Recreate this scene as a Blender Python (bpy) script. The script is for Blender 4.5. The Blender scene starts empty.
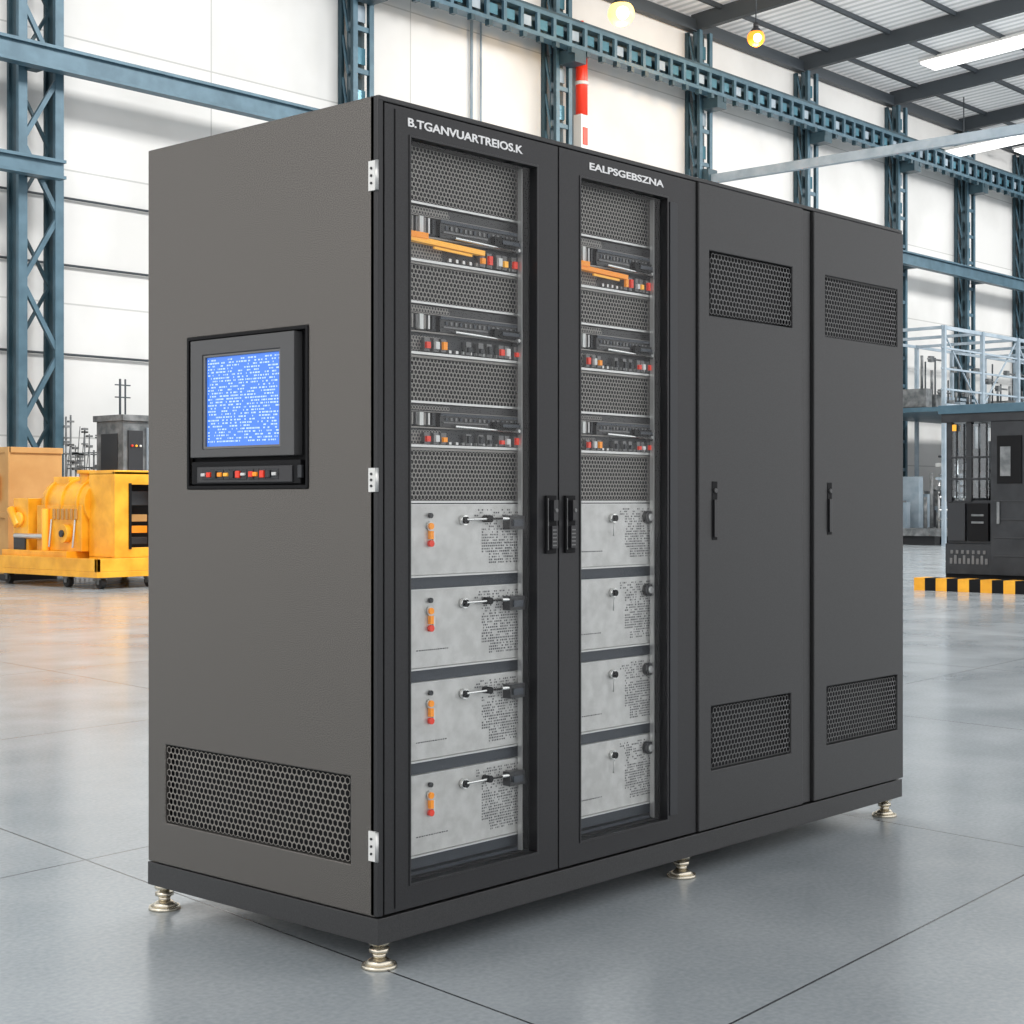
import bpy, bmesh, math, random
from mathutils import Vector, Matrix
random.seed(7)
scn = bpy.context.scene
COL = scn.collection

# ------------------------------------------------------------------ materials
def new_mat(name):
    m = bpy.data.materials.new(name); m.use_nodes = True
    nt = m.node_tree; b = nt.nodes.get('Principled BSDF')
    return m, nt, b
def simple(name, col, rough=0.5, metal=0.0, emit=None, es=1.0, spec=0.5):
    m, nt, b = new_mat(name)
    b.inputs['Base Color'].default_value = (*col, 1)
    b.inputs['Roughness'].default_value = rough
    b.inputs['Metallic'].default_value = metal
    b.inputs['Specular IOR Level'].default_value = spec
    if emit:
        b.inputs['Emission Color'].default_value = (*emit, 1)
        b.inputs['Emission Strength'].default_value = es
    return m
def noisy(name, c1, c2, scale=50, rough=0.5, metal=0.0, bump=0.0, detail=4, lo=.35, hi=.65, spec=.5, r2=None):
    m, nt, b = new_mat(name)
    tc = nt.nodes.new('ShaderNodeTexCoord')
    n = nt.nodes.new('ShaderNodeTexNoise'); n.inputs['Scale'].default_value = scale; n.inputs['Detail'].default_value = detail
    r = nt.nodes.new('ShaderNodeValToRGB')
    r.color_ramp.elements[0].position = lo; r.color_ramp.elements[1].position = hi
    r.color_ramp.elements[0].color = (*c1, 1); r.color_ramp.elements[1].color = (*c2, 1)
    nt.links.new(tc.outputs['Object'], n.inputs['Vector'])
    nt.links.new(n.outputs['Fac'], r.inputs['Fac'])
    nt.links.new(r.outputs['Color'], b.inputs['Base Color'])
    b.inputs['Roughness'].default_value = rough; b.inputs['Metallic'].default_value = metal
    b.inputs['Specular IOR Level'].default_value = spec
    if bump:
        bp = nt.nodes.new('ShaderNodeBump'); bp.inputs['Strength'].default_value = bump; bp.inputs['Distance'].default_value = 0.002
        nt.links.new(n.outputs['Fac'], bp.inputs['Height']); nt.links.new(bp.outputs['Normal'], b.inputs['Normal'])
    return m

M = {}
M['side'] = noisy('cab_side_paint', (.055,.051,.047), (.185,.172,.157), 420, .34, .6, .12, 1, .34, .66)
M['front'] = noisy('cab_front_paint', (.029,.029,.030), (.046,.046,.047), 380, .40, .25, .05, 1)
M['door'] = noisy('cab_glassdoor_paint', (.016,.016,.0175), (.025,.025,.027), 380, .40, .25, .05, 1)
M['black'] = simple('black', (.006,.006,.007), .6, spec=.2)
M['blackgloss'] = simple('black_plastic', (.012,.012,.014), .3)
M['dark'] = simple('dark_grey', (.030,.032,.036), .45, .2)
M['slate'] = simple('slate_strip', (.045,.053,.066), .4, .3)
M['mesh'] = simple('perf_steel', (.25,.238,.222), .4, .5)
M['ventside'] = simple('vent_side', (.22,.205,.185), .4, .3)
M['ventfront'] = simple('vent_front', (.12,.12,.12), .42, .3)
M['module'] = noisy('module_aluminium', (.50,.495,.48), (.60,.595,.58), 25, .36, .35)
M['silver'] = simple('silver', (.58,.58,.57), .28, .7)
M['chrome'] = simple('chrome', (.8,.8,.78), .15, 1)
M['brass'] = simple('nickel', (.72,.66,.54), .25, .9)
M['white'] = simple('white_plastic', (.72,.72,.70), .4)
M['orange'] = simple('orange', (.95,.30,.01), .35, 0, (1,.35,.02), .15)
M['red'] = simple('red', (.75,.04,.015), .35, 0, (1,.05,.02), .12)
M['amber'] = simple('amber', (1,.46,.03), .3, 0, (1,.5,.08), .2)
M['ink'] = simple('mod_ink', (.09,.09,.095), .6)
M['letter'] = simple('lettering', (.75,.75,.75), .4, 0, (1,1,1), .1)
M['lcd'] = simple('lcd_blue', (.02,.08,.4), .2, 0, (.055,.19,.66), .95)
M['lcdtext'] = simple('lcd_text', (.3,.4,.7), .3, 0, (.38,.55,.92), .85)
M['bezel'] = simple('bezel_grey', (.080,.080,.081), .45, .1)
M['bezel2'] = simple('bezel_light', (.16,.16,.16), .4, .3)
M['steelblue'] = noisy('steel_blue', (.050,.108,.148), (.08,.155,.205), 3, .42, .15)
M['steelblue2'] = noisy('steel_blue_dark', (.018,.046,.062), (.034,.074,.096), 3, .45, .15)
M['steellight'] = noisy('steel_light', (.26,.33,.39), (.36,.43,.49), 3, .45, .1)
M['glassteal'] = simple('teal_plate', (.10,.24,.31), .2, .3)
M['yellow'] = noisy('yellow_paint', (.80,.34,.012), (1.0,.48,.03), 4, .35)
M['tan'] = noisy('tan_board', (.50,.26,.08), (.60,.34,.12), 2, .6)
M['mgrey'] = noisy('machine_grey', (.10,.11,.115), (.24,.25,.255), 6, .5, .2)
M['rubber'] = simple('rubber', (.02,.02,.02), .7)
M['purlin'] = simple('purlin_dark', (.04,.05,.06), .5)
M['skylight'] = simple('skylight', (.9,.9,.9), .4, 0, (1,.99,.96), 2.2)
M['lampwarm'] = simple('lamp_warm', (1,.7,.25), .4, 0, (1,.70,.20), 1.4)
M['lamporange'] = simple('lamp_orange', (1,.3,.03), .4, 0, (1,.25,.015), 1.5)
M['lampcore'] = simple('lamp_core', (1,.9,.6), .4, 0, (1,.85,.5), 6)
M['bodyblack'] = noisy('forklift_black', (.010,.012,.015), (.024,.026,.03), 5, .35)

def glass_mat(name, gloss=.10, tint=(.93,.95,.96)):
    m = bpy.data.materials.new(name); m.use_nodes = True; nt = m.node_tree; nt.nodes.clear()
    o = nt.nodes.new('ShaderNodeOutputMaterial'); mx = nt.nodes.new('ShaderNodeMixShader')
    t = nt.nodes.new('ShaderNodeBsdfTransparent'); g = nt.nodes.new('ShaderNodeBsdfGlossy')
    t.inputs['Color'].default_value = (*tint, 1); g.inputs['Roughness'].default_value = .05
    mx.inputs[0].default_value = gloss
    nt.links.new(t.outputs[0], mx.inputs[1]); nt.links.new(g.outputs[0], mx.inputs[2]); nt.links.new(mx.outputs[0], o.inputs[0])
    return m
M['glass'] = glass_mat('door_glass', .018, (.985,.99,.99))
M['glass2'] = glass_mat('cab_window', .12, (.7,.75,.78))

def floor_mat():
    m, nt, b = new_mat('polished_concrete')
    N = nt.nodes.new; L = nt.links.new
    tc = N('ShaderNodeTexCoord'); sp = N('ShaderNodeSeparateXYZ'); L(tc.outputs['Object'], sp.inputs[0])
    def mth(op, a, bb=None):
        n = N('ShaderNodeMath'); n.operation = op
        for i, v in enumerate((a, bb)):
            if v is None: continue
            if isinstance(v, (int, float)): n.inputs[i].default_value = v
            else: L(v, n.inputs[i])
        return n.outputs[0]
    X, Y = sp.outputs['X'], sp.outputs['Y']
    a = mth('SUBTRACT', mth('SUBTRACT', X, mth('MULTIPLY', Y, .12)), .04)
    c = mth('ADD', mth('SUBTRACT', Y, mth('MULTIPLY', X, .065)), .914)
    def line(v):
        f = mth('FRACT', mth('ADD', mth('DIVIDE', v, 2.6), 100.5))
        d = mth('ABSOLUTE', mth('SUBTRACT', f, .5))
        return mth('LESS_THAN', d, .0015)
    ln = mth('MULTIPLY', mth('MAXIMUM', line(a), line(c)), .95)
    n1 = N('ShaderNodeTexNoise'); n1.inputs['Scale'].default_value = 1.3; n1.inputs['Detail'].default_value = 8
    n2 = N('ShaderNodeTexNoise'); n2.inputs['Scale'].default_value = 60; n2.inputs['Detail'].default_value = 4
    L(tc.outputs['Object'], n1.inputs['Vector']); L(tc.outputs['Object'], n2.inputs['Vector'])
    s = mth('ADD', mth('MULTIPLY', n1.outputs['Fac'], .55), mth('MULTIPLY', n2.outputs['Fac'], .45))
    r = N('ShaderNodeValToRGB'); L(s, r.inputs['Fac'])
    r.color_ramp.elements[0].position = .33; r.color_ramp.elements[1].position = .67
    r.color_ramp.elements[0].color = (.270,.303,.325,1); r.color_ramp.elements[1].color = (.41,.442,.463,1)
    mx = N('ShaderNodeMix'); mx.data_type = 'RGBA'
    L(ln, mx.inputs['Factor']); L(r.outputs['Color'], mx.inputs['A']); mx.inputs['B'].default_value = (.03,.034,.04,1)
    L(mx.outputs['Result'], b.inputs['Base Color'])
    rr = mth('ADD', mth('MULTIPLY', n1.outputs['Fac'], .18), .11)
    L(rr, b.inputs['Roughness']); b.inputs['Specular IOR Level'].default_value = .8
    return m
M['floor'] = floor_mat()

def wall_mat():
    m, nt, b = new_mat('wall_panels')
    N = nt.nodes.new; L = nt.links.new
    tc = N('ShaderNodeTexCoord')
    mp = N('ShaderNodeMapping'); mp.inputs['Rotation'].default_value = (math.radians(90), 0, 0)
    L(tc.outputs['Object'], mp.inputs['Vector'])
    br = N('ShaderNodeTexBrick'); br.offset = 0
    br.inputs['Scale'].default_value = 1; br.inputs['Brick Width'].default_value = 5.2; br.inputs['Row Height'].default_value = 2.3
    br.inputs['Mortar Size'].default_value = .015
    br.inputs['Color1'].default_value = (.77,.765,.75,1); br.inputs['Color2'].default_value = (.71,.71,.70,1); br.inputs['Mortar'].default_value = (.50,.50,.49,1)
    L(mp.outputs[0], br.inputs['Vector'])
    n = N('ShaderNodeTexNoise'); n.inputs['Scale'].default_value = .4; n.inputs['Detail'].default_value = 6
    L(tc.outputs['Object'], n.inputs['Vector'])
    r = N('ShaderNodeValToRGB'); r.color_ramp.elements[0].color = (.86,.86,.855,1); r.color_ramp.elements[1].color = (1,1,1,1)
    r.color_ramp.elements[0].position=.35; r.color_ramp.elements[1].position=.6
    L(n.outputs['Fac'], r.inputs['Fac'])
    mx = N('ShaderNodeMix'); mx.data_type = 'RGBA'; mx.blend_type = 'MULTIPLY'; mx.inputs['Factor'].default_value = 1
    L(br.outputs['Color'], mx.inputs['A']); L(r.outputs['Color'], mx.inputs['B'])
    L(mx.outputs['Result'], b.inputs['Base Color']); b.inputs['Roughness'].default_value = .7
    return m
M['wall'] = wall_mat()
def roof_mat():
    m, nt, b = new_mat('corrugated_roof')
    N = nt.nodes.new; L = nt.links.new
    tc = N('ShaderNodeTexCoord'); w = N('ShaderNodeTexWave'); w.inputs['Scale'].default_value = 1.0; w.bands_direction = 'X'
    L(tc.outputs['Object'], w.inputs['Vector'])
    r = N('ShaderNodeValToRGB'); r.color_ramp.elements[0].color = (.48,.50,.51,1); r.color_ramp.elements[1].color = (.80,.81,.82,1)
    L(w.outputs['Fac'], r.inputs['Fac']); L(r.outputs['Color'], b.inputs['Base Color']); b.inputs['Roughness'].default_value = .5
    L(r.outputs['Color'], b.inputs['Emission Color']); b.inputs['Emission Strength'].default_value = .28  # self-glow added to brighten the roof underside
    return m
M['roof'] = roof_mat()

# ------------------------------------------------------------------ mesh builder
class MB:
    def __init__(s): s.bm = bmesh.new(); s.mats = []
    def mi(s, k):
        if k not in s.mats: s.mats.append(k)
        return s.mats.index(k)
    def face(s, pts, k):
        f = s.bm.faces.new([s.bm.verts.new(p) for p in pts]); f.material_index = s.mi(k); return f
    def box(s, x0, x1, y0, y1, z0, z1, k, rot=None, ctr=None):
        vs = [Vector((x, y, z)) for x in (x0, x1) for y in (y0, y1) for z in (z0, z1)]
        if rot is not None:
            c = Vector(ctr) if ctr else Vector(((x0+x1)/2, (y0+y1)/2, (z0+z1)/2))
            vs = [c + rot @ (v-c) for v in vs]
        v = [s.bm.verts.new(p) for p in vs]
        for q in ((0,1,3,2),(4,6,7,5),(0,4,5,1),(2,3,7,6),(0,2,6,4),(1,5,7,3)):
            f = s.bm.faces.new([v[i] for i in q]); f.material_index = s.mi(k)
    def beam(s, a, b, w, h, k):
        a = Vector(a); b = Vector(b); d = (b-a); L = d.length; d.normalize()
        up = Vector((0,0,1)) if abs(d.z) < .95 else Vector((0,1,0))
        r = d.cross(up).normalized(); u = r.cross(d).normalized()
        vs = []
        for p in (a, b):
            for i, j in ((-1,-1),(1,-1),(1,1),(-1,1)):
                vs.append(s.bm.verts.new(p + r*i*w/2 + u*j*h/2))
        for q in ((3,2,1,0),(4,5,6,7),(0,1,5,4),(1,2,6,5),(2,3,7,6),(3,0,4,7)):
            f = s.bm.faces.new([vs[i] for i in q]); f.material_index = s.mi(k)
    def cyl(s, a, b, r, k, seg=12, r2=None):
        a = Vector(a); b = Vector(b); d = (b-a).normalized(); r2 = r if r2 is None else r2
        up = Vector((0,0,1)) if abs(d.z) < .95 else Vector((1,0,0))
        x = d.cross(up).normalized(); y = d.cross(x).normalized()
        A = []; B = []
        for i in range(seg):
            t = 2*math.pi*i/seg; o = x*math.cos(t)+y*math.sin(t)
            A.append(s.bm.verts.new(a+o*r)); B.append(s.bm.verts.new(b+o*r2))
        m = s.mi(k)
        for i in range(seg):
            j = (i+1) % seg; f = s.bm.faces.new((A[i], A[j], B[j], B[i])); f.material_index = m; f.smooth = True
        f = s.bm.faces.new(A[::-1]); f.material_index = m
        f = s.bm.faces.new(B); f.material_index = m
    def sphere(s, c, r, k, sc=(1,1,1)):
        g = bmesh.ops.create_uvsphere(s.bm, u_segments=20, v_segments=12, radius=r, matrix=Matrix.Translation(c) @ Matrix.Diagonal((*sc,1)))
        m = s.mi(k)
        for v in g['verts']:
            for f in v.link_faces: f.material_index = m; f.smooth = True
    def hexgrid(s, mp, u0, u1, v0, v1, pitch, web, w, k):
        R = pitch/math.sqrt(3); row = pitch*math.sqrt(3)/2
        nv = int((v1-v0)/row); nu = int((u1-u0)/pitch)
        ou = (u1-u0-nu*pitch)/2; ov = (v1-v0-nv*row)/2
        m = s.mi(k); ri = (pitch/2-web)/(pitch/2)
        for j in range(nv):
            for i in range(nu - (j % 2)):
                cx = u0+ou+pitch*(i+.5+.5*(j % 2)); cy = v0+ov+row*(j+.5)
                P = [];Q = []
                for a in range(6):
                    t = math.radians(60*a+30)
                    px = cx+R*math.cos(t); py = cy+R*math.sin(t)
                    py=min(max(py,v0),v1)
                    P.append(s.bm.verts.new(mp(px, py, w)))
                    Q.append(s.bm.verts.new(mp(cx+R*ri*math.cos(t), cy+R*ri*math.sin(t), w)))
                for a in range(6):
                    b = (a+1) % 6
                    f = s.bm.faces.new((P[a], P[b], Q[b], Q[a])); f.material_index = m
    def plate(s, mp, u0, u1, v0, v1, holes, w0, w1, k):
        us = sorted({u0, u1, *[h[0] for h in holes], *[h[1] for h in holes]})
        vs = sorted({v0, v1, *[h[2] for h in holes], *[h[3] for h in holes]})
        def solid(i, j):
            if i < 0 or j < 0 or i >= len(us)-1 or j >= len(vs)-1: return False
            cu = (us[i]+us[i+1])/2; cv = (vs[j]+vs[j+1])/2
            return not any(h[0] < cu < h[1] and h[2] < cv < h[3] for h in holes)
        cache = {}
        def V(i, j, w):
            if (i, j, w) not in cache: cache[(i, j, w)] = s.bm.verts.new(mp(us[i], vs[j], w))
            return cache[(i, j, w)]
        m = s.mi(k); fs = []
        for i in range(len(us)-1):
            for j in range(len(vs)-1):
                if not solid(i, j): continue
                fs.append((V(i,j,w0), V(i+1,j,w0), V(i+1,j+1,w0), V(i,j+1,w0)))
                fs.append((V(i,j,w1), V(i,j+1,w1), V(i+1,j+1,w1), V(i+1,j,w1)))
                if not solid(i-1, j): fs.append((V(i,j,w0), V(i,j+1,w0), V(i,j+1,w1), V(i,j,w1)))
                if not solid(i+1, j): fs.append((V(i+1,j,w0), V(i+1,j,w1), V(i+1,j+1,w1), V(i+1,j+1,w0)))
                if not solid(i, j-1): fs.append((V(i,j,w0), V(i,j,w1), V(i+1,j,w1), V(i+1,j,w0)))
                if not solid(i, j+1): fs.append((V(i,j+1,w0), V(i+1,j+1,w0), V(i+1,j+1,w1), V(i,j+1,w1)))
        F = []
        for q in fs:
            f = s.bm.faces.new(q); f.material_index = m; F.append(f)
        bmesh.ops.recalc_face_normals(s.bm, faces=F)
    def done(s, name, parent=None, bevel=0):
        me = bpy.data.meshes.new(name); s.bm.to_mesh(me); s.bm.free()
        for k in s.mats: me.materials.append(M[k])
        o = bpy.data.objects.new(name, me); COL.objects.link(o)
        if parent: o.parent = parent
        if bevel:
            b = o.modifiers.new('bevel', 'BEVEL'); b.width = bevel; b.segments = 2; b.limit_method = 'ANGLE'; b.angle_limit = math.radians(40)
        return o
def empty(name, loc=(0,0,0)):
    e = bpy.data.objects.new(name, None); COL.objects.link(e); e.empty_display_size = .2
    return e
FR = lambda u, v, w: (u, w, v)
SD = lambda u, v, w: (w, u, v)
RY = lambda a: Matrix.Rotation(math.radians(a), 3, 'Y')

# ------------------------------------------------------------------ cabinet
cab = empty('electrical_cabinet')
W, D, ZB, ZT = 2.79, 1.0, .145, 2.272
b = MB(); b.box(-.001, W+.001, -.001, D, .074, .1425, 'front'); b.done('plinth', cab, .002)
b = MB(); b.box(.02, W-.02, .04, D-.02, .134, .150, 'black'); b.done('base_gap', cab)
hmi = (.273, .803, 1.258, 1.695); vent = (.106, .914, .27, .50)
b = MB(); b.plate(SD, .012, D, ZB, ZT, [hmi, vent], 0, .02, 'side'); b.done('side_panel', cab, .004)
b = MB()
b.box(.02, W, .03, D, ZT-.02, ZT, 'front'); b.box(.02, W, D-.02, D, ZB, ZT-.02, 'front'); b.box(W-.02, W, .03, D-.02, ZB, ZT-.02, 'front')
b.box(.02, W-.02, .03, D-.02, ZB, ZB+.02, 'front')
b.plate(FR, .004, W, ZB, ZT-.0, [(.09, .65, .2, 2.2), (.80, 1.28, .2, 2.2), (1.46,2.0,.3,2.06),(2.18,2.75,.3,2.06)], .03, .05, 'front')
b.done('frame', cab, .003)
b = MB(); b.box(.0, .020, .0, .0295, ZB+.002, ZT, 'door'); b.done('corner_post', cab, .003)
b = MB(); b.box(.001, W, -.001, .0295, 2.258, ZT, 'front'); b.done('top_rail', cab, .003)
b = MB(); b.hexgrid(SD, vent[0], vent[1], vent[2], vent[3], .0195, .0021, .004, 'ventside')
b.box(.035, .045, vent[0]-.02, vent[1]+.02, vent[2]-.02, vent[3]+.02, 'black'); b.done('side_vent', cab)
# HMI
b = MB()
b.box(.022, .03, hmi[0], hmi[1], hmi[2], hmi[3], 'black')
b.plate(SD, hmi[0]-.002, hmi[1]+.002, hmi[2]-.002, hmi[3]+.002, [(hmi[0]+.008, hmi[1]-.008, hmi[2]+.008, hmi[3]-.008)], -.004, .004, 'black')
b.plate(SD, .318, .776, 1.347, 1.684, [(.376, .722, 1.370, 1.641)], -.012, .02, 'bezel')
b.plate(SD, .376, .722, 1.370, 1.641, [(.385, .713, 1.378, 1.633)], -.008, .016, 'bezel2')
b.box(-.004, .015, .300, .780, 1.270, 1.335, 'black')
b.box(-.008, -.004, .33, .75, 1.274, 1.320, 'blackgloss')
for (yy, k, h) in [(.715,'silver',.005),(.690,'red',.007),(.665,'dark',.01),(.640,'orange',.006),(.612,'amber',.005),(.585,'dark',.01),(.558,'red',.010),(.535,'white',.004),(.500,'red',.008),(.482,'orange',.006),(.452,'red',.010),(.425,'dark',.010),(.400,'silver',.005)]:
    b.box(-.016, -.006, yy-.009, yy+.009, 1.297-h, 1.297+h, k)
    b.box(-.010, -.006, yy-.013, yy+.013, 1.282, 1.312, 'dark')
b.box(-.010, -.0, .290, .306, 1.285, 1.32, 'dark')
b.done('hmi_housing', cab, .002)
b = MB()
b.box(.0, .01, .385, .713, 1.378, 1.633, 'lcd')
rr = random.Random(3)
zz = 1.622
while zz > 1.384:
    y = .708
    while y > .392:
        l = rr.choice([.003,.004,.006,.008,.011])
        if y-l < .389: break
        if rr.random() < .62:
            b.face([(-.0006, y, zz), (-.0006, y-l, zz), (-.0006, y-l, zz+.0042), (-.0006, y, zz+.0042)], 'lcdtext')
        y -= l+rr.choice([.002,.003,.005])
    zz -= .0086
b.done('hmi_screen', cab)
# hinges
b = MB()
for z0, z1 in ((2.025,2.102),(1.246,1.308),(.291,.368)):
    b.box(-.006, .0, .002, .030, z0, z1, 'white'); b.cyl((-.004,.000,z0),(-.004,.000,z1),.005,'silver',10)
    for q in (.25,.5,.75):
        b.cyl((-.006,.018,z0+(z1-z0)*q),(-.009,.018,z0+(z1-z0)*q),.0035,'dark',8)
b.done('hinges', cab)
# doors
w1 = (.116, .622, .215, 2.180); w2 = (.822, 1.252, .215, 2.180)
for nm, u0, u1, hs, mt in (('door_1', .022, .717, [w1], 'door'), ('door_2', .723, 1.409, [w2], 'door')):
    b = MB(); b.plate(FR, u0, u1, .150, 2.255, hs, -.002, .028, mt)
    h = hs[0]
    b.plate(FR, h[0]-.006, h[1]+.006, h[2]-.006, h[3]+.006, [h], -.005, .0, 'blackgloss')
    b.plate(FR, h[0]-.001, h[1]+.001, h[2]-.001, h[3]+.001, [(h[0]+.003,h[1]-.001,h[2]+.003,h[3]-.003)], .028, .056, 'black')
    b.done(nm, cab, .002)
    b = MB(); b.box(h[0], h[1], .010, .013, h[2], h[3], 'glass'); b.done(nm+'_glass', cab)
b = MB(); b.box(1.262, 1.300, -.008, -.002, .225, 2.17, 'dark'); b.box(.056,.060,-.004,-.002,.16,2.245,'black'); b.done('door_trim', cab, .002)
v3 = [(1.475, 1.981, 1.828, 2.040), (1.485, 1.972, .340, .550)]; v4 = [(2.202, 2.735, 1.815, 2.035), (2.212, 2.735, .340, .552)]
for nm, u0, u1, hs in (('door_3', 1.417, 2.050, v3), ('door_4', 2.126, 2.782, v4)):
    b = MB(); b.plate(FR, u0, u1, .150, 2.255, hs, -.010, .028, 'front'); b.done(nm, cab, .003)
    b = MB()
    for h in hs:
        b.hexgrid(FR, h[0], h[1], h[2], h[3], .0190, .0020, -.007, 'ventfront'); b.box(h[0]-.01, h[1]+.01, .030, .04, h[2]-.01, h[3]+.01, 'black')
    b.done(nm+'_vent', cab)
b = MB(); b.box(2.058, 2.118, .002, .03, .15, 2.255, 'front'); b.done('mullion', cab, .002)
# handles
b = MB()
for x in (.680, .766):
    b.box(x-.022, x+.022, -.010, -.002, 1.070, 1.238, 'black')
    b.box(x-.013, x+.013, -.024, -.010, 1.085, 1.150, 'blackgloss'); b.box(x-.010, x+.010, -.028, -.010, 1.165, 1.225, 'blackgloss')
    b.cyl((x,-.010,1.195),(x,-.031,1.195),.006,'bezel2',10)
    for q in range(5): b.box(x-.012,x+.006,-.025,-.023,1.092+.011*q,1.096+.011*q,'bezel2')
    b.box(x-.018, x-.014, -.012, -.010, 1.08, 1.23, 'bezel2')
for x, z0, z1 in ((1.503, 1.094, 1.286), (2.230, 1.10, 1.288)):
    b.box(x-.015, x+.015, -.012, -.010, z0, z1, 'black'); b.box(x-.009, x+.009, -.018, -.012, z0+.01, z1-.06, 'blackgloss')
    b.cyl((x,-.012,z1-.03),(x,-.018,z1-.03),.008,'bezel',12)
b.done('handles', cab, .0015)
def text(s, x0, x1, z, h):
    cu = bpy.data.curves.new('lettering', 'FONT'); cu.body = s; cu.size = h; cu.extrude = .001; cu.offset = .0006
    o = bpy.data.objects.new('tmp', cu); COL.objects.link(o)
    bpy.context.view_layer.update()
    me = bpy.data.meshes.new_from_object(o.evaluated_get(bpy.context.evaluated_depsgraph_get()))
    bpy.data.objects.remove(o)
    xs = [v.co.x for v in me.vertices]; k = (x1-x0)/(max(xs)-min(xs)); mn = min(xs)
    for v in me.vertices:
        c = v.co.copy(); v.co = (x0+(c.x-mn)*k, -.0035-c.z, z+c.y)
    me.materials.clear(); me.materials.append(M['letter'])
    ob = bpy.data.objects.new('lettering', me); COL.objects.link(ob); ob.parent = cab
text('B.TGANVUARTREIOS.K', .105, .560, 2.208, .031)
text('EALPSGEBSZNA', .862, 1.232, 2.211, .029)
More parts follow.
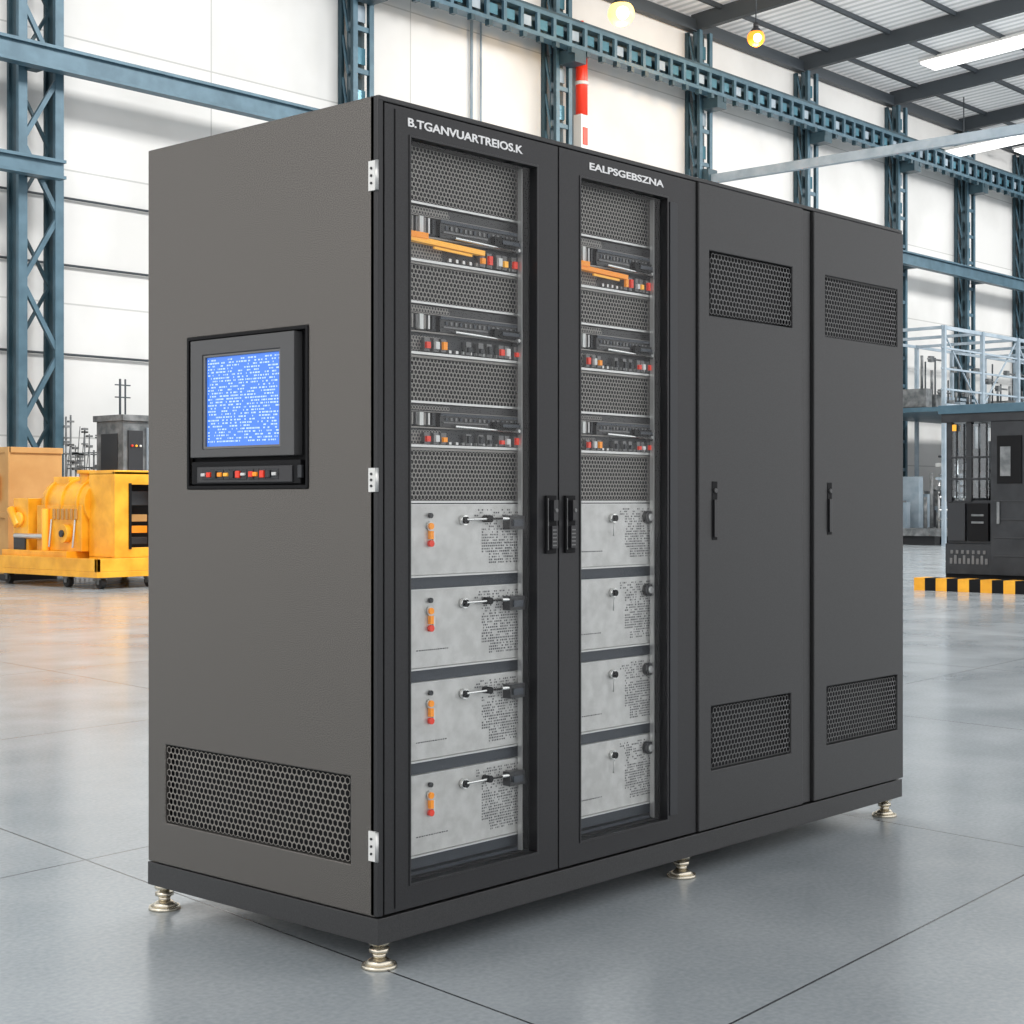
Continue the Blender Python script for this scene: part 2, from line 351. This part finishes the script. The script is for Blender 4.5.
# rack contents
def rack(x0, x1, seed, nm):
    r = random.Random(seed); b = MB(); P = .05
    b.box(x0-.02, x1+.02, .115, .12, .18, 2.21, 'black')
    b.box(x0-.02, x0, P, .115, .18, 2.21, 'dark'); b.box(x1, x1+.02, P, .115, .18, 2.21, 'dark')
    wd = x1-x0; X = lambda f: x0+wd*f
    for z0, z1 in ((2.029,2.195),(1.761,1.863),(1.492,1.612),(1.222,1.362)):
        b.hexgrid(FR, x0, x1, z0, z1, .0138, .0018, P+.010, 'mesh')
        b.box(x0, x1, P+.030, P+.034, z0, z1, 'black')
        b.box(x0, x1, P+.004, P+.02, z0-.005, z0+.001, 'silver'); b.box(x0, x1, P+.004, P+.02, z1-.002, z1+.004, 'mesh')
        b.box(X(0), X(.012), P+.0, P+.02, z0, z1, 'mesh'); b.box(X(.988), X(1), P+.0, P+.02, z0, z1, 'mesh')
    trays = ((1.868,2.022,True),(1.618,1.755,False),(1.368,1.486,False))
    for z0, z1, big in trays:
        H = z1-z0; Z = lambda f: z0+H*f
        b.box(x0, x1, P-.002, P+.05, z0, z0+.007, 'silver')
        b.box(x0, x1, P+.040, P+.05, z0+.007, z1-.002, 'black')
        b.hexgrid(FR, X(0), X(.42), Z(.84), Z(.985), .011, .0020, P+.012, 'mesh')
        b.box(X(0), X(1), P+.014, P+.04, Z(.83), Z(.99), 'blackgloss')
        b.box(X(0), X(1), P+.008, P+.016, Z(.815), Z(.83), 'mesh')
        b.box(X(0), X(.31), P+.010, P+.04, Z(.50), Z(.80), 'dark')
        for i in range(9):
            f = .01+.032*i
            b.box(X(f), X(f+.012), P+.002, P+.012, Z(.52), Z(.79), ['mesh','silver','dark','mesh','bezel2','silver'][i % 6])
        b.box(X(.16), X(.19), P-.002, P+.012, Z(.50), Z(.80), 'white')
        b.box(X(.32), X(.995), P+.0, P+.04, Z(.48), Z(.80), 'blackgloss')
        b.box(X(.32), X(.995), P-.004, P+.0, Z(.74), Z(.80), 'slate'); b.box(X(.34), X(.70), P-.004, P+.0, Z(.57), Z(.60), 'bezel2')
        for i in range(16): b.box(X(.36+.038*i), X(.376+.038*i), P-.003, P+.0, Z(.63), Z(.70), 'bezel2' if i % 3 else 'slate')
        b.box(X(.74), X(.99), P-.012, P+.0, Z(.50), Z(.66), 'black'); b.box(X(.80), X(.97), P-.016, P-.012, Z(.54), Z(.61), 'slate')
        b.cyl((X(.93), P-.018, Z(.46)), (X(.93), P, Z(.46)), .011, 'blackgloss', 12); b.cyl((X(.93), P-.022, Z(.46)), (X(.93), P-.018, Z(.46)), .005, 'silver', 12)
        b.cyl((X(.42), P-.010, Z(.50)), (X(.92), P-.016, Z(.44)), .004, 'chrome', 8)
        b.box(X(0), X(1), P+.012, P+.04, z0+.008, Z(.45), 'dark')
        b.hexgrid(FR, X(.0), X(.36), z0+.008, Z(.40), .011, .0020, P+.010, 'mesh')
        b.box(X(0), X(1), P+.002, P+.012, Z(.44), Z(.47), 'mesh')
        if big:
            b.box(X(-.0), X(.66), P-.012, P+.008, Z(.31), Z(.40), 'amber' if seed==1 else 'orange', RY(2.0))
            b.box(X(0), X(.20), P-.016, P-.006, Z(.40), Z(.50), 'orange')
            b.box(X(.25), X(.55), P-.014, P-.008, Z(.23), Z(.27), 'amber', RY(2))
            cs = [(.64,'orange'),(.70,'red'),(.78,'white'),(.83,'amber'),(.91,'red')]
        else:
            cs = [(.20,'red'),(.27,'white'),(.33,'orange'),(.53,'dark'),(.63,'dark'),(.70,'dark'),(.80,'red'),(.85,'white'),(.93,'red')]
        for f, k in cs:
            hh = r.uniform(.09,.17)
            b.box(X(f), X(f+.030), P-.010, P+.015, Z(.13), Z(.13+hh), k); b.box(X(f-.004), X(f+.036), P-.002, P+.015, Z(.08), Z(.34), 'bezel2')
        for i in range(10):
            f = .40+.055*i; b.box(X(f), X(f+.02), P+.004, P+.015, Z(.08), Z(.14), 'silver')
    for n, (z0, z1) in enumerate(((1.022,1.214),(.772,.984),(.524,.733),(.270,.484))):
        b.box(x0, x1, P+.002, P+.06, z0, z1, 'module')
        b.box(x0, x1, P+.012, P+.06, z0-.040, z0-.001, 'slate'); b.box(x0, x1, P-.003, P+.012, z0-.006, z0-.001, 'silver')
        b.box(x0+.002, x1, P+.0, P+.003, z1-.003, z1, 'silver')
        zc = z1-.055
        if seed == 1:
            b.cyl((X(.24), P+.002, zc-.005), (X(.24), P-.004, zc-.005), .013, 'silver', 14); b.cyl((X(.24), P, zc-.005), (X(.24), P-.009, zc-.005), .009, 'orange', 12)
            b.box(X(.228), X(.253), P-.010, P, zc-.040, zc-.018, 'orange'); b.cyl((X(.24), P, zc-.052), (X(.24), P-.010, zc-.052), .009, 'red', 12)
            b.cyl((X(.24), P, zc+.024), (X(.24), P-.008, zc+.024), .007, 'dark', 12)
            b.box(X(.262), X(.275), P-.004, P+.002, zc-.05, zc-.02, 'white')
        hx = X(.50)
        b.cyl((hx, P+.002, zc+.01), (hx, P-.012, zc+.01), .014, 'chrome', 16); b.cyl((hx, P-.012, zc+.01), (hx, P-.018, zc+.01), .010, 'black', 14)
        if seed == 1:
            b.cyl((hx, P-.016, zc+.012), (X(.78), P-.022, zc+.014), .0035, 'chrome', 10)
            b.cyl((X(.68), P-.026, zc+.013), (X(.68), P+.002, zc+.013), .010, 'black', 12)
            b.box(X(.84), X(.97), P-.026, P+.002, zc-.018, zc+.022, 'blackgloss'); b.box(X(.86), X(.94), P-.032, P-.02, zc-.008, zc+.010, 'slate')
            b.cyl((X(.78), P-.02, zc+.014), (X(.90), P-.02, zc+.012), .005, 'chrome', 10)
        else:
            b.cyl((X(.92), P+.002, zc+.012), (X(.92), P-.014, zc+.012), .020, 'blackgloss', 16); b.cyl((X(.92), P-.014, zc+.012), (X(.92), P-.019, zc+.012), .011, 'silver', 14)
            b.cyl((hx, P-.010, zc-.004), (hx, P-.006, zc-.045), .002, 'silver', 8)
        z = zc+.036
        while z > z0+.018:
            x = X(.66) if z < zc+.02 else X(.60)
            if z < z0+.05: x = X(.72)
            while x < X(.985):
                l = r.choice([.003,.004,.006])
                if x+l > x1-.004: break
                if r.random() < (.8 if z < zc-.03 else .5): b.face([(x, P+.0012, z), (x+l, P+.0012, z), (x+l, P+.0012, z+.0044), (x, P+.0012, z+.0044)], 'ink')
                x += l+.003
            z -= .0078
        if n >= 1 or seed == 2:
            x = X(.14)
            while x < X(.38):
                l = r.choice([.004,.007]); b.face([(x, P+.0012, z0+.045), (x+l, P+.0012, z0+.045), (x+l, P+.0012, z0+.048), (x, P+.0012, z0+.048)], 'ink'); x += l+.003
    b.box(x0, x1, P-.002, P+.03, .205, .226, 'slate')
    b.done(nm, cab)
rack(.120, .618, 1, 'rack_bay_1')
rack(.826, 1.248, 2, 'rack_bay_2')
b = MB(); b.box(.594,.598,.030,.045,.22,2.175,'silver'); b.box(1.225,1.229,.030,.045,.22,2.175,'silver'); b.done('glass_edge_strips', cab)
# feet
b = MB()
for x, y in ((.050,.048),(.035,.965),(1.40,.048),(2.74,.048),(2.735,.95),(1.40,.95)):
    b.cyl((x,y,0),(x,y,.010),.048,'brass',24,.046); b.cyl((x,y,.010),(x,y,.024),.042,'brass',24,.022)
    b.cyl((x,y,.024),(x,y,.040),.018,'brass',12); b.cyl((x,y,.040),(x,y,.052),.028,'brass',6); b.cyl((x,y,.052),(x,y,.075),.015,'chrome',14)
    b.cyl((x,y,.062),(x,y,.075),.030,'brass',14)
b.done('levelling_feet', cab, .0)

# ------------------------------------------------------------------ hall
b = MB(); b.box(-30, 80, -30, 22, -.2, 0, 'floor'); b.done('floor')
b = MB(); b.box(-10, 76, 21.0, 21.3, 0, 13.7, 'wall'); b.done('wall_back')
b = MB(); b.box(75.7, 76, -12, 20.99, 0, 13.5, 'wall'); b.done('wall_right')
k = .06
def rz(y): return 13.72+k*(21-y)
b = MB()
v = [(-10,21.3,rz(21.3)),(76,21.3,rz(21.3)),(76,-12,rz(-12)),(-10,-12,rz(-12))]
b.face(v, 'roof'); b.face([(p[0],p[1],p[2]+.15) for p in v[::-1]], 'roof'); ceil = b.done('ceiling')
colX = [11.4, 19.0, 25.25, 30.9, 36.1, 41.3, 45.9, 50.3, 55.5, 60.7, 65.9]
b = MB()
for x in colX:
    b.beam((x,20.9,rz(20.9)-.25),(x,-12,rz(-12)-.25),.18,.42,'purlin')
y = 20.0
while y > -12:
    b.beam((-10,y,rz(y)-.07),(76,y,rz(y)-.07),.07,.12,'purlin'); y -= 1.9
b.beam((-10,20.85,13.40),(76,20.85,13.40),.2,.30,'purlin')
truss = b.done('roof_trusses')
def column(x):
    b = MB(); y1 = 20.98; w = .22; dp = .46
    for sx in (-w, w):
        b.box(x+sx-.05, x+sx+.05, y1-dp, y1-dp+.08, 0, 13.2, 'steelblue2'); b.box(x+sx-.04, x+sx+.04, y1-.10, y1, 0, 13.2, 'steelblue2')
        b.box(x+sx-.06, x+sx+.06, y1-dp-.02, y1-dp, 0, 13.2, 'steelblue')
    b.box(x-w, x+w, y1-.26, y1-.22, 0, 13.2, 'steelblue2')
    z = .4; i = 0
    while z < 12.9:
        b.box(x-w, x+w, y1-dp, y1-dp+.05, z, z+.10, 'steelblue')
        b.box(x-w+.07, x+w-.07, y1-dp+.10, y1-dp+.13, z+.22, z+.55, 'glassteal' if i % 3 else 'steellight')
        b.beam((x-w, y1-dp+.2, z), (x-w, y1-.1, z+.8), .04, .05, 'steelblue'); z += .85; i += 1
    b.box(x-.4, x+.4, y1-.6, y1, 0, .06, 'steelblue2')
    b.done('steel_column')
for x in colX[1:]: column(x)
b = MB(); x = 11.60; w = .34
for sx in (-w, w):
    b.box(x+sx-.08, x+sx+.08, 20.3, 20.38, 0, 13.2, 'steelblue'); b.box(x+sx-.025, x+sx+.025, 20.38, 20.62, 0, 13.2, 'steelblue2'); b.box(x+sx-.07, x+sx+.07, 20.62, 20.68, 0, 13.2, 'steelblue2')
z = .2; s = 1
while z < 12.0:
    b.beam((x-w*s, 20.34, z), (x+w*s, 20.34, z+1.15), .06, .08, 'steelblue'); b.beam((x+w*s, 20.62, z), (x-w*s, 20.62, z+1.15), .05, .05, 'steelblue2')
    z += 1.15; s = -s
b.done('lattice_column')
b = MB()
b.box(-10, 75.6, 19.80, 20.02, 8.22, 8.27, 'steelblue'); b.box(-10, 75.6, 19.80, 20.02, 8.56, 8.61, 'steelblue'); b.box(-10, 75.6, 19.88, 19.92, 8.27, 8.56, 'steelblue')
for x in colX: b.box(x-.10, x+.10, 20.02, 20.48 if x>12 else 20.29, 8.24, 8.59, 'steelblue2')
b.done('wall_beam')
b = MB(); b.box(-10, 11.75, 19.80, 20.0, 6.46, 6.51, 'steelblue'); b.box(-10, 11.75, 19.80, 20.0, 6.72, 6.77, 'steelblue'); b.box(-10, 11.75, 19.88, 19.92, 6.51, 6.72, 'steelblue'); b.box(11.3,11.7,20.0,20.29,6.5,6.75,'steelblue2'); b.done('side_beam')
b = MB()
for zc in (6.4, 5.25, 3.72): b.cyl((-10,20.93,zc),(18.6,20.93,zc),.022,'purlin',8)
b.cyl((22.6,20.93,0),(22.6,20.93,13.2),.035,'steellight',8); b.cyl((22.9,20.93,0),(22.9,20.93,13.2),.025,'steellight',8)
b.done('wall_conduit')
# crane runway
b = MB(); y0, y1 = 20.02, 20.30; zl, zh = 11.46, 12.06
b.box(-10, 75.6, y0, y1, zh-.09, zh, 'steelblue'); b.box(-10, 75.6, y0, y1, zl, zl+.09, 'steelblue'); b.box(-10, 75.6, y0+.1, y0+.17, zh, zh+.10, 'steelblue2')
b.box(-10, 75.6, y1-.05, y1-.02, zl+.09, zh-.09, 'steelblue2')
x = -9.8; i = 0
while x < 75.2:
    b.box(x, x+.10, y0, y0+.07, zl+.09, zh-.09, 'steelblue')
    b.box(x+.12, x+.46, y0+.10, y0+.12, zl+.20, zh-.18, 'glassteal' if i % 3 else 'steellight')
    b.box(x+.06, x+.18, y0-.02, y0+.1, zl-.12, zl, 'steelblue2'); x += .55; i += 1
for x in colX: b.box(x-.2, x+.2, y0, 20.49 if x>12 else 20.29, zl-.3, zl-.005, 'steelblue2')
b.done('crane_runway_girder')
b = MB(); b.beam((30.9,20.45,9.40),(30.9,-12,9.40),.16,.22,'steellight'); b.box(30.7,31.1,20.3,20.49,9.15,9.65,'steelblue2'); b.done('tie_beam')
def lin(x, ya, yb, dz, wd):
    b = MB()
    b.beam((x,ya,rz(ya)-dz),(x,yb,rz(yb)-dz),wd,.06,'skylight'); b.beam((x,ya+.05,rz(ya+.05)-dz+.07),(x,yb-.05,rz(yb-.05)-dz+.07),wd+.1,.07,'white')
    yy = ya-.5
    while yy > yb: b.cyl((x,yy,rz(yy)-dz+.1),(x,yy,rz(yy)-.0),.02,'purlin',6); yy -= 2.5
    b.done('linear_lamp', truss)
lin(39.2, 18.6, 2, .22, .9); lin(43.7, 20.2, 2, 1.70, .8); lin(48.4, 20.0, 2, .9, .8)
def pend(x, y, z, r, k):
    b = MB(); b.sphere((x,y,z), r, k, (1,1,.95)); b.sphere((x-r*.45,y-r*.45,z-r*.15), r*.52, 'lampcore')
    b.cyl((x,y,z+r*.65),(x,y,z+r*1.1),r*.75,'dark',18,r*.4); b.cyl((x,y,z+r*1.1),(x,y,z+r*1.7),r*.3,'dark',12); b.cyl((x,y,z+r*1.7),(x,y,rz(y)),.015,'purlin',6)
    b.done('pendant_lamp')
    l = bpy.data.lights.new('pendant_glow','POINT'); l.energy = 120; l.color = (1,.6,.2); l.shadow_soft_size = r
    o = bpy.data.objects.new('pendant_glow', l); COL.objects.link(o); o.location = (x,y,z-r*1.6)
pend(24.15,18,11.62,.29,'lampwarm'); pend(29.36,18,12.22,.21,'lamporange')
b = MB(); bx = 26.02
b.box(bx-.05,bx+.05,20.75,20.99,8.9,12.4,'steellight'); b.cyl((bx,20.62,10.2),(bx,20.62,12.0),.14,'red',16); b.cyl((bx,20.62,12.0),(bx,20.62,12.15),.14,'red',16,.05); b.cyl((bx,20.62,12.15),(bx,20.62,12.4),.05,'red',10)
b.box(bx-.14,bx+.14,20.52,20.75,9.0,10.2,'white'); b.cyl((bx,20.62,10.9),(bx,20.62,10.98),.16,'white',16); b.box(bx-.08,bx+.08,20.50,20.52,9.5,9.9,'red'); b.done('signal_beacon')

# ------------------------------------------------------------------ mezzanine
b = MB()
b.box(36.6,60,16.8,20.2,3.60,3.72,'steelblue'); b.box(36.6,60,16.72,16.8,3.55,3.80,'steellight')
x = 36.7; i = 0
while x < 60:
    b.box(x-.05,x+.05,16.8,16.9,0,5.9,'steellight'); b.box(x-.05,x+.05,20.0,20.1,0,5.9,'steellight')
    b.beam((x,16.87,5.85),(x,20.07,5.85),.08,.08,'steellight')
    b.beam((x,16.9,3.72 if i%2 else 5.8),(x+2.3,16.9,5.8 if i%2 else 3.72),.035,.035,'steellight')
    x += 2.3; i += 1
for z in (4.2,4.75,5.3,5.85): b.beam((36.6,16.87,z),(60,16.87,z),.05,.05 if z<5.8 else .10,'steellight')
for z in (4.4,5.85): b.beam((36.6,20.07,z),(60,20.07,z),.05,.08,'steellight')
b.done('mezzanine')
b = MB(); rr = random.Random(5)
for i in range(26):
    x0 = 37.4+i*.7+rr.random()*.2; h = .2+rr.random()*.5
    b.box(x0,x0+.35,17.8,18.6,3.73,3.73+h,rr.choice(['mgrey','steellight','mgrey'])); b.cyl((x0+.15,18,3.73+h),(x0+.15,18,3.9+h+.8*rr.random()),.04,'mgrey',10); b.cyl((x0+.35,18,3.73),(x0+.35,18.0,4.4+.9*rr.random()),.025,'purlin',8)
    zz = 4.1+rr.random()*1.1
    b.cyl((x0+.0,17.75,zz),(x0+.8,17.75,zz),.025,'mgrey',8); b.box(x0+.1,x0+.3,17.7,17.8,zz-.08,zz+.08,'mgrey')
b.box(37.2,56,17.7,18.9,3.721,3.78,'dark')
b.done('pump_bank')
b = MB(); rr = random.Random(9)
b.box(36.8,48,16.9,19.6,.25,.45,'mgrey')
for i in range(30):
    x0 = 36.9+i*.36; h = .4+rr.random()*1.1
    yy = 18.2+rr.random()*.4
    b.box(x0,x0+.14+rr.random()*.12,yy,19.2,.45,.5+h,rr.choice(['mgrey','dark','steellight']))
    b.cyl((x0+.1,17.15,.45),(x0+.1,17.15,1.0+h),.03,rr.choice(['silver','mgrey','dark']),8)
    b.cyl((x0+.2,17.6,.45),(x0+.2,17.6,.8+rr.random()*1.5),.05,rr.choice(['silver','mgrey','steellight']),8)
    b.beam((x0,17.1,.5+rr.random()),(x0+.36,17.1,.9+rr.random()*1.2),.03,.04,'dark')
    for q in range(3):
        zq = .6+rr.random()*1.6; b.box(x0,x0+.18,17.05,17.2,zq,zq+.06+rr.random()*.1,rr.choice(['mgrey','silver','dark','steellight']))
for z in (.7,.95,1.3,1.9,2.4): b.cyl((36.9,17.1,z),(48,17.1,z),.03,rr.choice(['mgrey','silver','dark']),8)
for x in (37.2,40,43,47): b.box(x-.15,x+.15,17.3,19.5,0,.25,'dark')
b.done('process_machine')

# ------------------------------------------------------------------ forklift + bumper
b = MB(); fx, fy = 17.8, 7.36
b.box(fx+.05, fx+2.5, fy-2.0, fy, .06, .20, 'black')
b.box(fx, fx+2.4, fy-1.98, fy-.02, .20, .62, 'bodyblack')
b.box(fx+.04, fx+2.3, fy-1.98, fy-.04, .62, 1.22, 'bodyblack')
b.box(fx-.03, fx+1.6, fy-2.0, fy-.70, .20, 2.30, 'bodyblack')
b.box(fx-.02, fx+.2, fy-.66, fy-.36, .66, 1.18, 'black'); b.box(fx-.02, fx+.2, fy-.32, fy-.06, .66, 1.18, 'dark')
for (px, py) in ((fx+.05,fy-.07),(fx+.05,fy-.36),(fx+2.2,fy-.08),(fx+2.2,fy-1.9),(fx+1.1,fy-.07)):
    b.box(px-.04,px+.05,py-.04,py+.04,1.2,2.32,'bodyblack')
b.box(fx-.05, fx+2.4, fy-2.05, fy+.02, 2.30, 2.42, 'bodyblack'); b.box(fx-.08, fx+2.45, fy-2.1, fy+.05, 2.42, 2.54, 'steelblue')
b.box(fx+.02, fx+.03, fy-.66, fy-.08, 1.25, 2.28, 'glass2')
b.box(fx+.5, fx+.7, fy-.64, fy-.2, 1.22, 1.95, 'dark'); b.box(fx+.48,fx+.52,fy-.62,fy-.40,1.65,2.05,'mgrey')
b.cyl((fx+.2,fy-.5,1.55),(fx+.28,fy-.5,1.45),.14,'mgrey',16); b.cyl((fx+.28,fy-.5,1.45),(fx+.4,fy-.5,1.22),.03,'dark',8)
for i in range(5): b.box(fx+.0, fx+.02, fy-.63+i*.11, fy-.615+i*.11, 1.25, 2.28, 'dark')
for z in (1.5,1.8): b.box(fx+.0, fx+.02, fy-.66, fy-.08, z, z+.03, 'dark')
for z in (.9,1.0): b.box(fx-.035,fx-.02,fy-.60,fy-.42,z,z+.03,'mgrey')
for i in range(9): b.box(fx-.012,fx+.0,fy-.65+.065*i,fy-.61+.065*i,.34,.42+.04*(i%2),'bezel2')
for i in range(7): b.box(fx-.012,fx+.0,fy-.62+.08*i,fy-.58+.08*i,.48,.53,'bezel2')
b.box(fx-.05,fx-.03,fy-1.15,fy-.80,1.45,2.1,'black'); b.box(fx-.06,fx-.05,fy-1.0,fy-.85,1.55,1.95,'mgrey')
for z in (.45,.7,.95,1.2): b.box(fx-.04,fx-.03,fy-1.6,fy-.75,z,z+.02,'dark')
b.box(fx-.06,fx-.03,fy-.84,fy-.80,.9,1.2,'mgrey')
b.box(fx-.04,fx-.02,fy-.20,fy-.14,2.18,2.27,'amber')
for xx in (fx+.5, fx+2.0):
    b.cyl((xx,fy-.12,.25),(xx,fy+.05,.25),.25,'rubber',20); b.cyl((xx,fy-2.05,.25),(xx,fy-1.9,.25),.25,'rubber',20)
for py in (fy-.5,fy-1.4): b.box(fx+2.6,fx+2.72,py-.06,py+.06,.05,2.6,'dark'); b.box(fx+2.72,fx+3.9,py-.06,py+.06,.0,.06,'dark')
b.box(fx+2.5,fx+2.7,fy-1.5,fy-.4,1.2,1.3,'dark'); b.box(fx+2.4,fx+2.7,fy-1.5,fy-.4,2.3,2.4,'dark'); b.box(fx+2.4,fx+2.7,fy-1.5,fy-.4,.3,.5,'dark')
b.done('forklift', None, .012)
b = MB(); y = 7.40; i = 0
while y > 3.6:
    b.box(17.0,17.30,y-.16,y,.0,.17,'yellow' if i%2==0 else 'black'); y -= .16; i += 1
b.done('safety_bumper')

# ------------------------------------------------------------------ generator cart etc
b = MB(); X0, X1, Y0, Y1 = 9.6, 12.0, 15.7, 18.5
b.box(X0,X1,Y0,Y1,.16,.24,'yellow'); b.box(X0,X0+.06,Y0,Y1,.24,.42,'yellow'); b.box(X0,X1,Y0,Y0+.06,.24,.42,'yellow'); b.box(X1-.06,X1,Y0,Y1,.24,.42,'yellow'); b.box(X0+.06,X1-.06,Y0+.06,Y1,.24,.36,'yellow')
b.box(X0+.1,X0+1.2,Y0+.9,Y1-.2,.36,.5,'yellow')
b.box(X0+.25,X0+1.15,Y0+.75,Y1-.9,.5,1.15,'yellow'); b.cyl((X0+.6,Y0+.7,1.18),(X0+.6,Y1-1.0,1.18),.34,'yellow',24)
b.cyl((X0+.6,Y1-1.0,1.18),(X0+.6,Y1-.8,1.18),.22,'yellow',20)
for i in range(3): b.cyl((X0+.6,Y0+.85+i*.4,1.18),(X0+.6,Y0+.89+i*.4,1.18),.37,'yellow',24)
b.cyl((X0+.5,Y0+1.0,1.4),(X0+.5,Y0+1.0,1.62),.10,'yellow',14); b.cyl((X0+.5,Y0+1.0,1.60),(X0+.5,Y0+1.0,1.65),.14,'yellow',14)
b.box(X0+.4,X0+.8,Y0+1.3,Y0+1.7,1.38,1.56,'yellow'); b.cyl((X0+.2,Y0+1.6,.5),(X0+.2,Y0+1.6,1.1),.05,'amber',10); b.cyl((X0+.2,Y0+1.6,.7),(X0+.2,Y1-.4,.7),.04,'silver',10)
b.cyl((X0+.25,Y0+1.1,.75),(X0+.16,Y0+1.1,.75),.13,'yellow',18); b.cyl((X0+.17,Y0+1.1,.75),(X0+.13,Y0+1.1,.75),.05,'dark',18)
b.cyl((X0+.15,Y1-.55,.85),(X0+.15,Y1-.35,1.1),.06,'yellow',10); b.box(X0+.2,X0+1.0,Y1-.75,Y1-.35,.4,1.25,'yellow')
b.cyl((X0+.19,Y1-.55,.95),(X0+.15,Y1-.55,.95),.10,'amber',18); b.box(X0+.17,X0+.2,Y1-.7,Y1-.4,.5,.7,'dark')
for i in range(6): b.box(X0+.22,X0+.25,Y0+.85+.11*i,Y0+.90+.11*i,.95,1.1,'tan')
for i in range(2): b.cyl((X0+.2,Y0+.9+.6*i,.55),(X0+.24,Y0+.9+.6*i,.95),.015,'silver',8)
b.plate(FR, X0+.35, X1-.1, .42, 1.62, [(X0+.62,X0+1.05,.56,1.44),(X0+1.18,X1-.25,.56,1.44)], Y0+.10, Y0+.16, 'yellow')
b.box(X0+.35,X1-.1,Y0+.16,Y0+.72,.36,.44,'yellow'); b.box(X0+.35,X0+.41,Y0+.16,Y0+.72,.42,1.60,'yellow'); b.box(X1-.16,X1-.1,Y0+.16,Y0+.72,.42,1.6,'yellow')
b.box(X0+.35,X1-.1,Y0+.10,Y0+.72,1.58,1.64,'yellow'); b.box(X0+.41,X1-.16,Y0+.6,Y0+.66,.44,1.56,'black')
b.box(X0+.58,X0+.62,Y0+.08,Y0+.11,.54,1.46,'black'); b.box(X0+1.05,X0+1.09,Y0+.08,Y0+.11,.54,1.46,'black')
for i in range(3): b.box(X0+.64,X0+1.03,Y0+.3,Y0+.5,.60+i*.16,.70+i*.16,['dark','orange','tan'][i])
b.box(X0+.64,X0+1.03,Y0+.25,Y0+.5,1.15,1.35,'dark')
for cx,cy in ((X0+.2,Y0+.2),(X0+.2,Y0+1.0),(X0+.2,Y1-.25),(X1-.2,Y0+.2),(X1-.2,Y1-.25),(X0+1.0,Y0+.2)):
    b.cyl((cx-.04,cy,.08),(cx+.04,cy,.08),.08,'rubber',16); b.box(cx-.07,cx+.07,cy-.05,cy+.05,.12,.16,'mgrey'); b.box(cx-.06,cx-.045,cy-.03,cy+.03,.06,.13,'mgrey')
b.done('generator_cart', None, .01)
b = MB(); b.box(10.1,11.0,18.75,19.78,.1,2.02,'tan')
for z in (.1,.95,1.94): b.box(10.07,10.1,18.73,19.77,z,z+.09,'tan'); b.box(10.1,11.0,18.72,18.75,z,z+.09,'tan')
for y in (18.73,19.68): b.box(10.06,10.1,y,y+.10,.1,2.03,'tan')
b.box(10.05,10.07,19.0,19.35,1.2,1.6,'amber'); b.box(10.15,10.95,18.8,19.7,0,.1,'dark'); b.done('storage_crate', None, .008)
b = MB(); b.box(12.12,13.2,18.75,19.5,0,2.50,'mgrey'); b.box(12.08,13.25,18.7,19.55,2.50,2.60,'mgrey'); b.box(12.20,12.48,18.72,18.75,1.5,2.35,'dark'); b.box(12.55,13.1,18.70,18.75,1.4,2.40,'steellight')
for i in range(6): b.box(12.57,13.08,18.68,18.70,1.45+.12*i,1.50+.12*i,'dark')
for i in range(3): b.cyl((12.26+.08*i,18.72,2.1),(12.26+.08*i,18.69,2.1),.02,['red','amber','white'][i],8)
b.box(12.10,12.12,18.9,19.35,1.5,2.3,'dark')
b.cyl((12.3,19.1,2.60),(12.3,19.1,3.2),.020,'purlin',8);b.cyl((12.4,19.1,2.60),(12.4,19.1,3.2),.016,'purlin',8); b.beam((12.2,19.1,3.1),(12.5,19.1,3.1),.02,.02,'purlin'); b.beam((12.2,19.1,2.9),(12.5,19.1,2.9),.02,.02,'purlin')
b.done('switchgear_unit', None, .01)
b = MB(); rr = random.Random(2)
for i in range(12):
    x = 12.06+i*.09; h = 1.9+rr.random()*.75; b.cyl((x,20.3,0),(x,20.3,h),.008+.008*rr.random(),'mgrey',6)
    for j in range(6): z = 1.5+rr.random()*(h-1.5); b.box(x-.05,x+.05,20.27,20.33,z,z+.015+.03*rr.random(),'mgrey')
    b.beam((x,20.3,1.5),(x+.09,20.3,1.5+rr.random()),.01,.012,'mgrey')
for z in (1.5,1.75,2.0): b.cyl((12.06,20.3,z),(13.0,20.3,z+.05),.010,'purlin',6)
b.box(12.04,13.1,20.2,20.4,0,.1,'mgrey'); b.done('pipework_stand')

# ------------------------------------------------------------------ light
w = bpy.data.worlds.new('world'); scn.world = w; w.use_nodes = True
bg = w.node_tree.nodes['Background']; bg.inputs[0].default_value = (.99,.99,1,1); bg.inputs[1].default_value = 1.42
def area(loc, rot, sx, sy, e, col=(1,1,1)):
    l = bpy.data.lights.new('fill_light', 'AREA'); l.shape = 'RECTANGLE'; l.size = sx; l.size_y = sy; l.energy = e; l.color = col
    o = bpy.data.objects.new('fill_light', l); COL.objects.link(o); o.location = loc; o.rotation_euler = rot
for x in (5, 20, 35, 50): area((x, 8, 13.2), (math.radians(25),0,0), 10, 3, 1900, (1,.985,.96))  # unseen fill panels added under the roof to brighten wall and hall
area((-5, 1, 5), (math.radians(90), 0, math.radians(-90)), 3, 3, 110, (1,.96,.9))  # unseen warm fill added to grade the cabinet's side panel
# ------------------------------------------------------------------ camera
cam = bpy.data.cameras.new('camera'); co = bpy.data.objects.new('camera', cam); COL.objects.link(co)
co.location = (-2.841, -3.004, 1.225); co.rotation_euler = (math.radians(90), 0, math.radians(-48.2))
cam.sensor_width = 36; cam.lens = 56.14; cam.shift_y = -.0117; cam.clip_end = 300
scn.camera = co
scn.view_settings.view_transform = 'Standard'
scn.view_settings.look = 'None'
